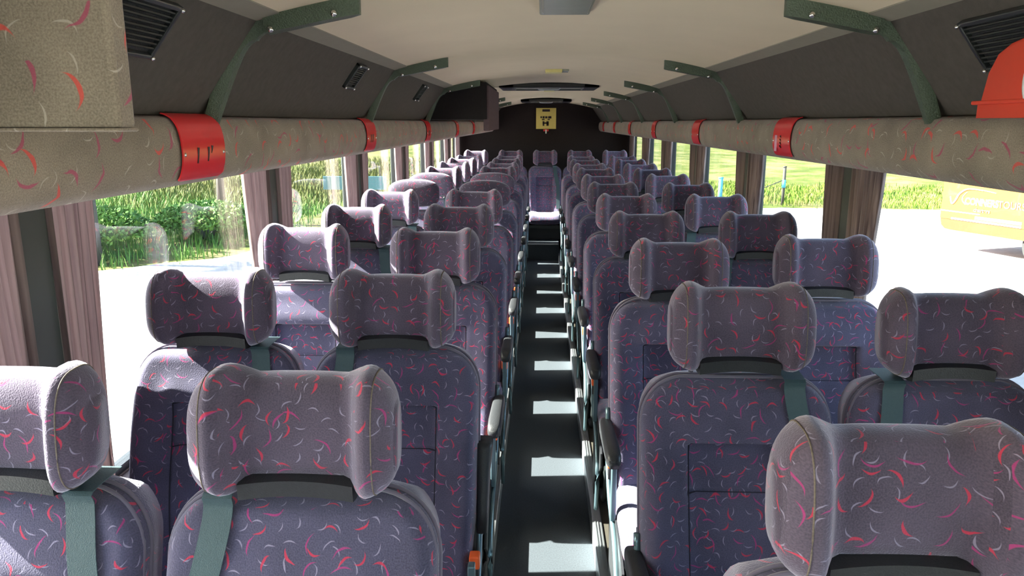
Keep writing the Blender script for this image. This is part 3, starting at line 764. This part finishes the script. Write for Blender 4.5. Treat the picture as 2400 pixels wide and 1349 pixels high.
for n_ in range(11):
    for c in 'ABCD':
        y = (1.10 if c in 'AB' else 0.895) + 0.775 * n_
        wings = not (c in 'AB' and n_ in (5, 6))
        belt = {'A': 1, 'B': -1, 'C': 1, 'D': -1}[c]
        aisle = {'A': 0, 'B': 1, 'C': -1, 'D': 0}[c]
        row = ORD[n_] + ' row from the camera'
        side_ = {'A': 'purple patterned window seat in the %s, left side', 'B': 'purple patterned aisle seat in the %s, left side', 'C': 'purple patterned aisle seat in the %s, right side', 'D': 'purple patterned window seat in the %s, right side'}[c]
        seat(COLX[c], y, ZP, side_ % row if wings else (side_ % row).replace('seat in', 'seat with wingless headrest in'), CG[c], wings, belt, aisle, raised=(c == 'B' and n_ == 1), hz=HRZ.get((c, n_), random.uniform(-0.003, 0.004)))
RB = [('far left seat of the rear bench by the window', -0.84), ('second from left seat of the rear bench', -0.395), ('middle seat of the rear bench facing the aisle', 0.045), ('second from right seat of the rear bench', 0.485), ('far right seat of the rear bench by the window', 0.93)]
for lab, x in RB:
    seat(x, 9.92, ZP + 0.02, 'purple patterned ' + lab, 'seats of the rear bench', True, 1 if x == 0.045 else 0)
bm = bmesh.new(); box(bm, WL, WR, 9.36, YR, 0.19, 0.345, 0.005); struct(obj('trim_9', bm, BLACKP, smooth=False), 'black boxed base under the rear bench')

# ------------------------------------------------------------------ outside
ZG = -1.0
bm = bmesh.new(); N = 90
def gz(x, y):
    d = math.hypot(x, y); hill = 0
    hill += 9.0 * smooth01(30, 140, y) + 3.0 * smooth01(14, 80, -x) + 3 * smooth01(25, 100, x)
    return ZG - 0.03 + hill * smooth01(15, 40, d) * 0.35 + 0.10 * math.sin(x * 0.31) * math.sin(y * 0.27) * smooth01(14, 30, d) * 2
V = []
for j in range(N + 1):
    row = []
    for i in range(N + 1):
        u = 2 * i / N - 1; v = j / N
        x = 160 * math.copysign(abs(u) ** 1.8, u); y = -40 + 260 * v ** 1.3
        row.append(bm.verts.new((x, y, gz(x, y))))
    V.append(row)
for a, b in zip(V, V[1:]):
    for i in range(N): bm.faces.new((a[i], a[i + 1], b[i + 1], b[i]))
struct(obj('ground', bm, GRASSG), 'yellow-green meadow rising behind the yard')
bm = bmesh.new()
pl = [(-30, -25), (30, -25), (30, 22.5), (16, 23.3), (8, 24.2), (4, 24.5), (-2, 25), (-5.4, 23), (-5.9, 20), (-5.6, 16.5), (-6.2, 14.9), (-8.0, 13.1), (-11, 11.2), (-16, 9.0), (-30, 3)]
pl2 = []
for a, b in zip(pl, pl[1:] + pl[:1]):
    L_ = math.hypot(b[0] - a[0], b[1] - a[1]); k = max(1, int(L_ / 0.5))
    for q in range(k):
        f = q / k; x = a[0] + (b[0] - a[0]) * f; y = a[1] + (b[1] - a[1]) * f
        j = 0.12 if y > 5 else 0
        pl2.append((x + random.uniform(-j, j), y + random.uniform(-j, j)))
top = [bm.verts.new((x, y, ZG)) for x, y in pl2]; bot = [bm.verts.new((x, y, ZG - 0.1)) for x, y in pl2]
bm.faces.new(top)
for i in range(len(top)): bm.faces.new((top[i], top[(i + 1) % len(top)], bot[(i + 1) % len(top)], bot[i]))
struct(obj('ground_gravel', bm, GRAVEL, smooth=False), 'pale sunlit gravel yard')
def blades(name, pts, hmin, hmax, mat, nper, spread, wdt, label, cat='grass'):
    bm = bmesh.new()
    for (x, y) in pts:
        for _ in range(nper):
            px, py = x + random.gauss(0, spread), y + random.gauss(0, spread)
            h = random.uniform(hmin, hmax); a = random.uniform(0, 2 * PI); l = random.uniform(0.1, 0.5) * h
            z = gz(px, py); wx, wy = math.cos(a) * wdt, math.sin(a) * wdt; dx, dy = math.cos(a + 1.3) * l, math.sin(a + 1.3) * l
            v = [bm.verts.new(q) for q in ((px - wx, py - wy, z), (px + wx, py + wy, z), (px + dx * .4 + wx * .7, py + dy * .4 + wy * .7, z + h * .6), (px + dx * .4 - wx * .7, py + dy * .4 - wy * .7, z + h * .6), (px + dx, py + dy, z + h))]
            bm.faces.new((v[0], v[1], v[2], v[3])); bm.faces.new((v[3], v[2], v[4]))
    me = bpy.data.meshes.new(name); bm.to_mesh(me); bm.free(); me.materials.append(mat)
    o = bpy.data.objects.new(name, me); COL.objects.link(o)
    return tag(o, label, cat, None, 'stuff')
P1 = [(random.uniform(-17, -6.0), 0) for _ in range(0)]
def region(n, fn):
    out = []
    while len(out) < n:
        p = fn()
        if p: out.append(p)
    return out
def left_band():
    x = random.uniform(-20, -5.9); y = random.uniform(9, 26)
    # keep off the gravel
    yl = 14.9 - (x + 6.2) * -0.72 if x < -6.2 else 99
    yl = 14.9 + (x + 6.2) * 0.98 if x < -6.2 else 16
    return (x, y) if (x < -6.2 and y > yl + 0.35) or (x < -6.15 and y > 16) else None
blades('grass', region(900, left_band), 0.10, 0.35, LEAFG, 26, 0.28, 0.012, 'green grass verge left of the gravel yard')
blades('grass', region(700, lambda: (random.uniform(3, 22), random.uniform(24.9, 33))), 0.06, 0.24, LEAFG2, 34, 0.4, 0.014, 'bright grass verge behind the gravel on right')
blades('grass', region(500, lambda: (random.uniform(-14, -6.3), random.uniform(22, 48))), 0.2, 0.5, LEAFY, 18, 0.6, 0.02, 'tall pale grass on the slope at left')

def leafbush(name, x, y, R, H, n, mat, lw, ll, label, cat, trunk=False, frond=False, z0=None):
    z = gz(x, y) if z0 is None else z0
    root = thing(name, label, cat, (x, y, z))
    bm = bmesh.new()
    for _ in range(n):
        a = random.uniform(0, 2 * PI); ph = math.acos(random.uniform(-0.2, 1)); rr = random.uniform(0.65, 1.0) ** 0.5
        c = Vector((R * rr * math.sin(ph) * math.cos(a), R * rr * math.sin(ph) * math.sin(a), H * (0.5 + 0.5 * rr * math.cos(ph))))
        if c.z < 0.03: c.z = 0.03
        d = Vector((random.gauss(0, 1), random.gauss(0, 1), random.gauss(0.3, 0.8))).normalized(); e = d.cross(Vector((random.gauss(0, 1), random.gauss(0, 1), random.gauss(0, 1)))).normalized()
        v = [bm.verts.new(q) for q in (c, c + d * ll * .5 + e * lw, c + d * ll, c + d * ll * .5 - e * lw)]
        bm.faces.new(v)
    me = bpy.data.meshes.new('foliage'); bm.to_mesh(me); bm.free(); me.materials.append(mat)
    o = bpy.data.objects.new('foliage', me); COL.objects.link(o); o.parent = root; o['kind'] = 'stuff'
    bm = bmesh.new()
    for _ in range(5):
        a = random.uniform(0, 2 * PI); tube(bm, bspl([(0, 0, -0.05), (0.2 * R * math.cos(a), 0.2 * R * math.sin(a), H * .3), (0.6 * R * math.cos(a), 0.6 * R * math.sin(a), H * .75)], 3), [0.05 * R] * 4 + [0.02 * R] * 3, 6)
    obj('stem', bm, WOOD, root)
    return root
leafbush('shrub', -9.3, 15.0, 1.3, 0.95, 5500, LEAFG, 0.028, 0.10, 'bright green shrub nearest the first left window', 'shrub')
leafbush('shrub', -7.6, 17.0, 1.1, 0.85, 5000, LEAFG, 0.028, 0.10, 'rounded green shrub right of the nearest shrub', 'shrub')
leafbush('shrub', -13.0, 16.5, 1.6, 1.4, 4500, LEAFD, 0.04, 0.14, 'dark green shrub behind the other two shrubs', 'shrub')
# tree fern with hanging fronds
def fern(x, y, H, label, nf=14, L0=1.5):
    z = gz(x, y); root = thing('tree_fern', label, 'tree', (x, y, z))
    bm = bmesh.new(); tube(bm, [(0, 0, -0.05), (0.03, 0, H * .5), (0, 0.02, H)], [0.13, 0.09, 0.08], 10); obj('trunk', bm, WOOD, root)
    for k in range(nf):
        a = 2 * PI * k / nf + random.uniform(-.15, .15); bm = bmesh.new(); pts = []
        for q in range(13):
            f = q / 12; r = L0 * f * (1 - 0.12 * f); zz = H + 0.55 * math.sin(f * 2.0) - 1.0 * f ** 2.4
            pts.append(Vector((r * math.cos(a), r * math.sin(a), zz)))
        tube(bm, pts, [0.014 * (1 - q / 14) for q in range(13)], 4)
        sd = Vector((-math.sin(a), math.cos(a), 0))
        for q in range(1, 12):
            for sgn in (-1, 1):
                for hh in (0, .5):
                    p = pts[q].lerp(pts[q + 1], hh) if q < 12 else pts[q]; ln = 0.34 * math.sin(PI * (q + hh) / 13) + .05
                    tip = p + sd * sgn * ln + Vector((math.cos(a), math.sin(a), 0)) * 0.10 - Vector((0, 0, ln * .35))
                    m_ = p.lerp(tip, .4); w2 = (tip - p).cross(Vector((0, 0, 1))).normalized() * 0.028
                    v = [bm.verts.new(t_) for t_ in (p, m_ + w2, tip, m_ - w2)]; bm.faces.new(v)
        obj('frond', bm, LEAFD, root, smooth=False)
fern(-8.4, 13.9, 1.9, 'dark green tree fern outside the first left window')
fern(-8.3, 19.5, 2.3, 'tall tree fern farther back behind the shrubs', 12, 1.6)
def tree(x, y, H, R, label):
    z = gz(x, y); root = thing('broadleaf_tree', label, 'tree', (x, y, z))
    bm = bmesh.new(); tube(bm, bspl([(0, 0, -0.1), (0.1, 0, H * .3), (0, .1, H * .6), (0.1, 0, H * .85)], 3), [0.25, .23, .2, .2, .18, .16, .15, .12, .1, .08], 10); obj('trunk', bm, WOOD, root)
    bm = bmesh.new()
    for _ in range(2600):
        a = random.uniform(0, 2 * PI); u = random.uniform(-1, 1); rr = random.uniform(0.5, 1) ** .5
        c = Vector((R * rr * math.sqrt(1 - u * u) * math.cos(a), R * rr * math.sqrt(1 - u * u) * math.sin(a), H * .68 + H * .33 * rr * u))
        d = Vector((random.gauss(0, 1), random.gauss(0, 1), random.gauss(0, .8))).normalized(); e = d.cross(Vector((random.gauss(0, 1), random.gauss(0, 1), random.gauss(0, 1)))).normalized()
        v = [bm.verts.new(q) for q in (c, c + d * .2 + e * .11, c + d * .4, c + d * .2 - e * .11)]; bm.faces.new(v)
    me = bpy.data.meshes.new('foliage'); bm.to_mesh(me); bm.free(); me.materials.append(LEAFD)
    o = bpy.data.objects.new('foliage', me); COL.objects.link(o); o.parent = root; o['kind'] = 'stuff'
tree(-17.5, 17.5, 6.5, 3.2, 'big broadleaf tree left of the yard shading the verge')
tree(-20.5, 10.0, 6.8, 3.2, 'big broadleaf tree nearer the bus beyond the left windows')
# fence post with stay wire, blue post, blue board
def post(x, y, h, r_, mat, name, label):
    root = thing(name, label, 'post', (x, y, gz(x, y)))
    bm = bmesh.new(); tube(bm, [(0, 0, -0.1), (0, 0, h)], r_, 10); obj('shaft', bm, mat, root)
    bm = bmesh.new(); tube(bm, [(0, 0, h - 0.03), (0, 0, h + 0.01)], r_ * 1.2, 10); obj('cap', bm, mat, root)
    return root
ft = post(7.75, 24.9, 1.22, 0.05, WOOD, 'fence_post', 'dark fence post with a sloping stay wire on the verge')
bm = bmesh.new(); tube(bm, [(0, 0, 0.80), (-1.45, -0.1, 0.22)], 0.014, 6); obj('stay_wire', bm, WOOD, ft)
bm = bmesh.new(); tube(bm, [(0, 0, 0.55), (0, 0, 0.80)], 0.062, 10); obj('blue_band', bm, BLUEPOST, ft)
post(5.75, 24.9, 0.85, 0.07, BLUEPOST, 'marker_post', 'short blue marker post seen beyond the right seats')
bl = thing('notice_board', 'long pale blue board on posts on the left slope', 'board', (-5.75, 23.5, gz(-5.75, 23.5)))
for q in range(2):
    bm = bmesh.new(); x0 = -0.98 + q * 0.99; box(bm, x0, x0 + 0.97, -0.02, 0.02, 0.62, 1.03, 0.006); obj('board_panel', bm, BLUEP, bl, smooth=False)
for q in (-0.70, 0.70):
    bm = bmesh.new(); box(bm, q - .03, q + .03, 0.02, 0.08, -0.05, 1.0); obj('leg', bm, WOOD, bl, smooth=False)
# orange tour coach parked on the right
va = math.atan2(1.9, -0.7) # side direction toward the far end
vh = thing('tour_van', 'orange tour van parked on the gravel beyond the right windows', 'van', (8.35, 16.3, ZG), 0)
# local: x across (away from us), y along the side toward the near end
ang = math.atan2(-(14.2 - 16.1), (9.0 - 8.3)); vh.rotation_euler = (0, 0, math.radians(-90) + math.atan2(1.9, 0.7) - math.radians(0) - 2 * (math.atan2(1.9, 0.7) - math.radians(90)) + PI)
vh.rotation_euler = (0, 0, math.atan2(-1.9, 0.7))   # local +x runs along the side toward the near end
LEN, WID = 6.2, 2.05
bm = bmesh.new(); prof = [(0.0, 0.62), (0.03, 0.52), (0.12, 0.455), (0.25, 0.44), (LEN - .3, 0.44), (LEN, 0.6), (LEN, 1.2), (LEN - .5, 1.6), (LEN - 1.2, 2.25), (0.35, 2.3), (0.1, 2.2), (0.02, 1.9)]
rings = [[(x + (0.03 if x < LEN / 2 else -0.03), y, z) for x, z in prof] for y in (0.0,)] + [[(x, y, z) for x, z in prof] for y in (0.05, WID - 0.05)] + [[(x, WID, z) for x, z in prof]]
loft(bm, rings); obj('body', bm, ORBODY, vh, angle=35)
bm = bmesh.new(); box(bm, 0.02, LEN - .6, -0.012, 0.0, 0.66, 1.45, 0.004); obj('amber_side_band', bm, ORBAND, vh, smooth=False)
bm = bmesh.new(); box(bm, 0.5, LEN - 1.4, -0.014, 0.0, 1.52, 2.05, 0.004); obj('side_glazing', bm, DARKG, vh, smooth=False)
for xx in (2.2, LEN - 1.0):
    for yy in (0.10, WID - 0.30):
        bm = bmesh.new(); bmesh.ops.create_cone(bm, cap_ends=True, segments=28, radius1=0.36, radius2=0.36, depth=0.2, matrix=Matrix.Translation((xx, yy + 0.08, 0.36)) @ Matrix.Rotation(PI / 2, 4, 'X'))
        wl = obj('wheel', bm, TYRE, vh, angle=40)
        bm = bmesh.new(); bmesh.ops.create_cone(bm, cap_ends=True, segments=20, radius1=0.2, radius2=0.17, depth=0.03, matrix=Matrix.Translation((xx, yy - 0.03 if yy < 1 else yy + 0.19, 0.36)) @ Matrix.Rotation(PI / 2, 4, 'X'))
        obj('hub', bm, ALU, wl, angle=40)
def stripe(x0, x1, z0, z1, mat=WHITE, name='white_stripe'):
    bm = bmesh.new(); box(bm, x0, x1, -0.02, -0.010, z0, z1, 0.003); obj(name, bm, mat, vh, smooth=False)
stripe(0.02, 0.95, 0.815, 0.835); stripe(0.30, 1.85, 0.665, 0.70); stripe(0.85, 1.85, 0.72, 0.78)
bm = bmesh.new()
tube(bm, bspl([(0.22, -0.012, 1.12), (0.28, -0.012, 0.98), (0.36, -0.012, 1.06), (0.44, -0.012, 1.2), (0.62, -0.012, 1.30), (0.95, -0.012, 1.30), (1.25, -0.012, 1.27)], 6), [0.02 + 0.022 * math.sin(PI * k / 36) for k in range(37)], 6, flat=0.3)
tube(bm, bspl([(0.60, -0.012, 1.24), (0.52, -0.012, 1.14), (0.52, -0.012, 1.06), (0.60, -0.012, 0.99)], 6), 0.02, 6, flat=0.3)
obj('swoosh', bm, WHITE, vh)
def lettering(txt, x, z, size, mat, name, xs=1.0):
    cu = bpy.data.curves.new(name, 'FONT'); cu.body = txt; cu.size = size; cu.extrude = 0.003; cu.offset = 0.004
    cu.materials.append(mat)
    tmp = bpy.data.objects.new(name, cu); COL.objects.link(tmp)
    me = bpy.data.meshes.new_from_object(tmp.evaluated_get(bpy.context.evaluated_depsgraph_get()))
    bpy.data.objects.remove(tmp); me.name = name
    if not me.materials: me.materials.append(mat)
    o = bpy.data.objects.new(name, me); COL.objects.link(o); o.parent = vh
    o.location = (x, -0.018, z); o.rotation_euler = (PI / 2, 0, 0); o.scale = (xs, 1, 1)
lettering('CONNERS', 0.58, 1.00, 0.19, WHITE, 'lettering', 0.85)
lettering('TOURS', 1.32, 1.00, 0.19, PINKT, 'lettering', 0.95)
lettering('charters', 0.80, 0.87, 0.11, PINKT, 'lettering')
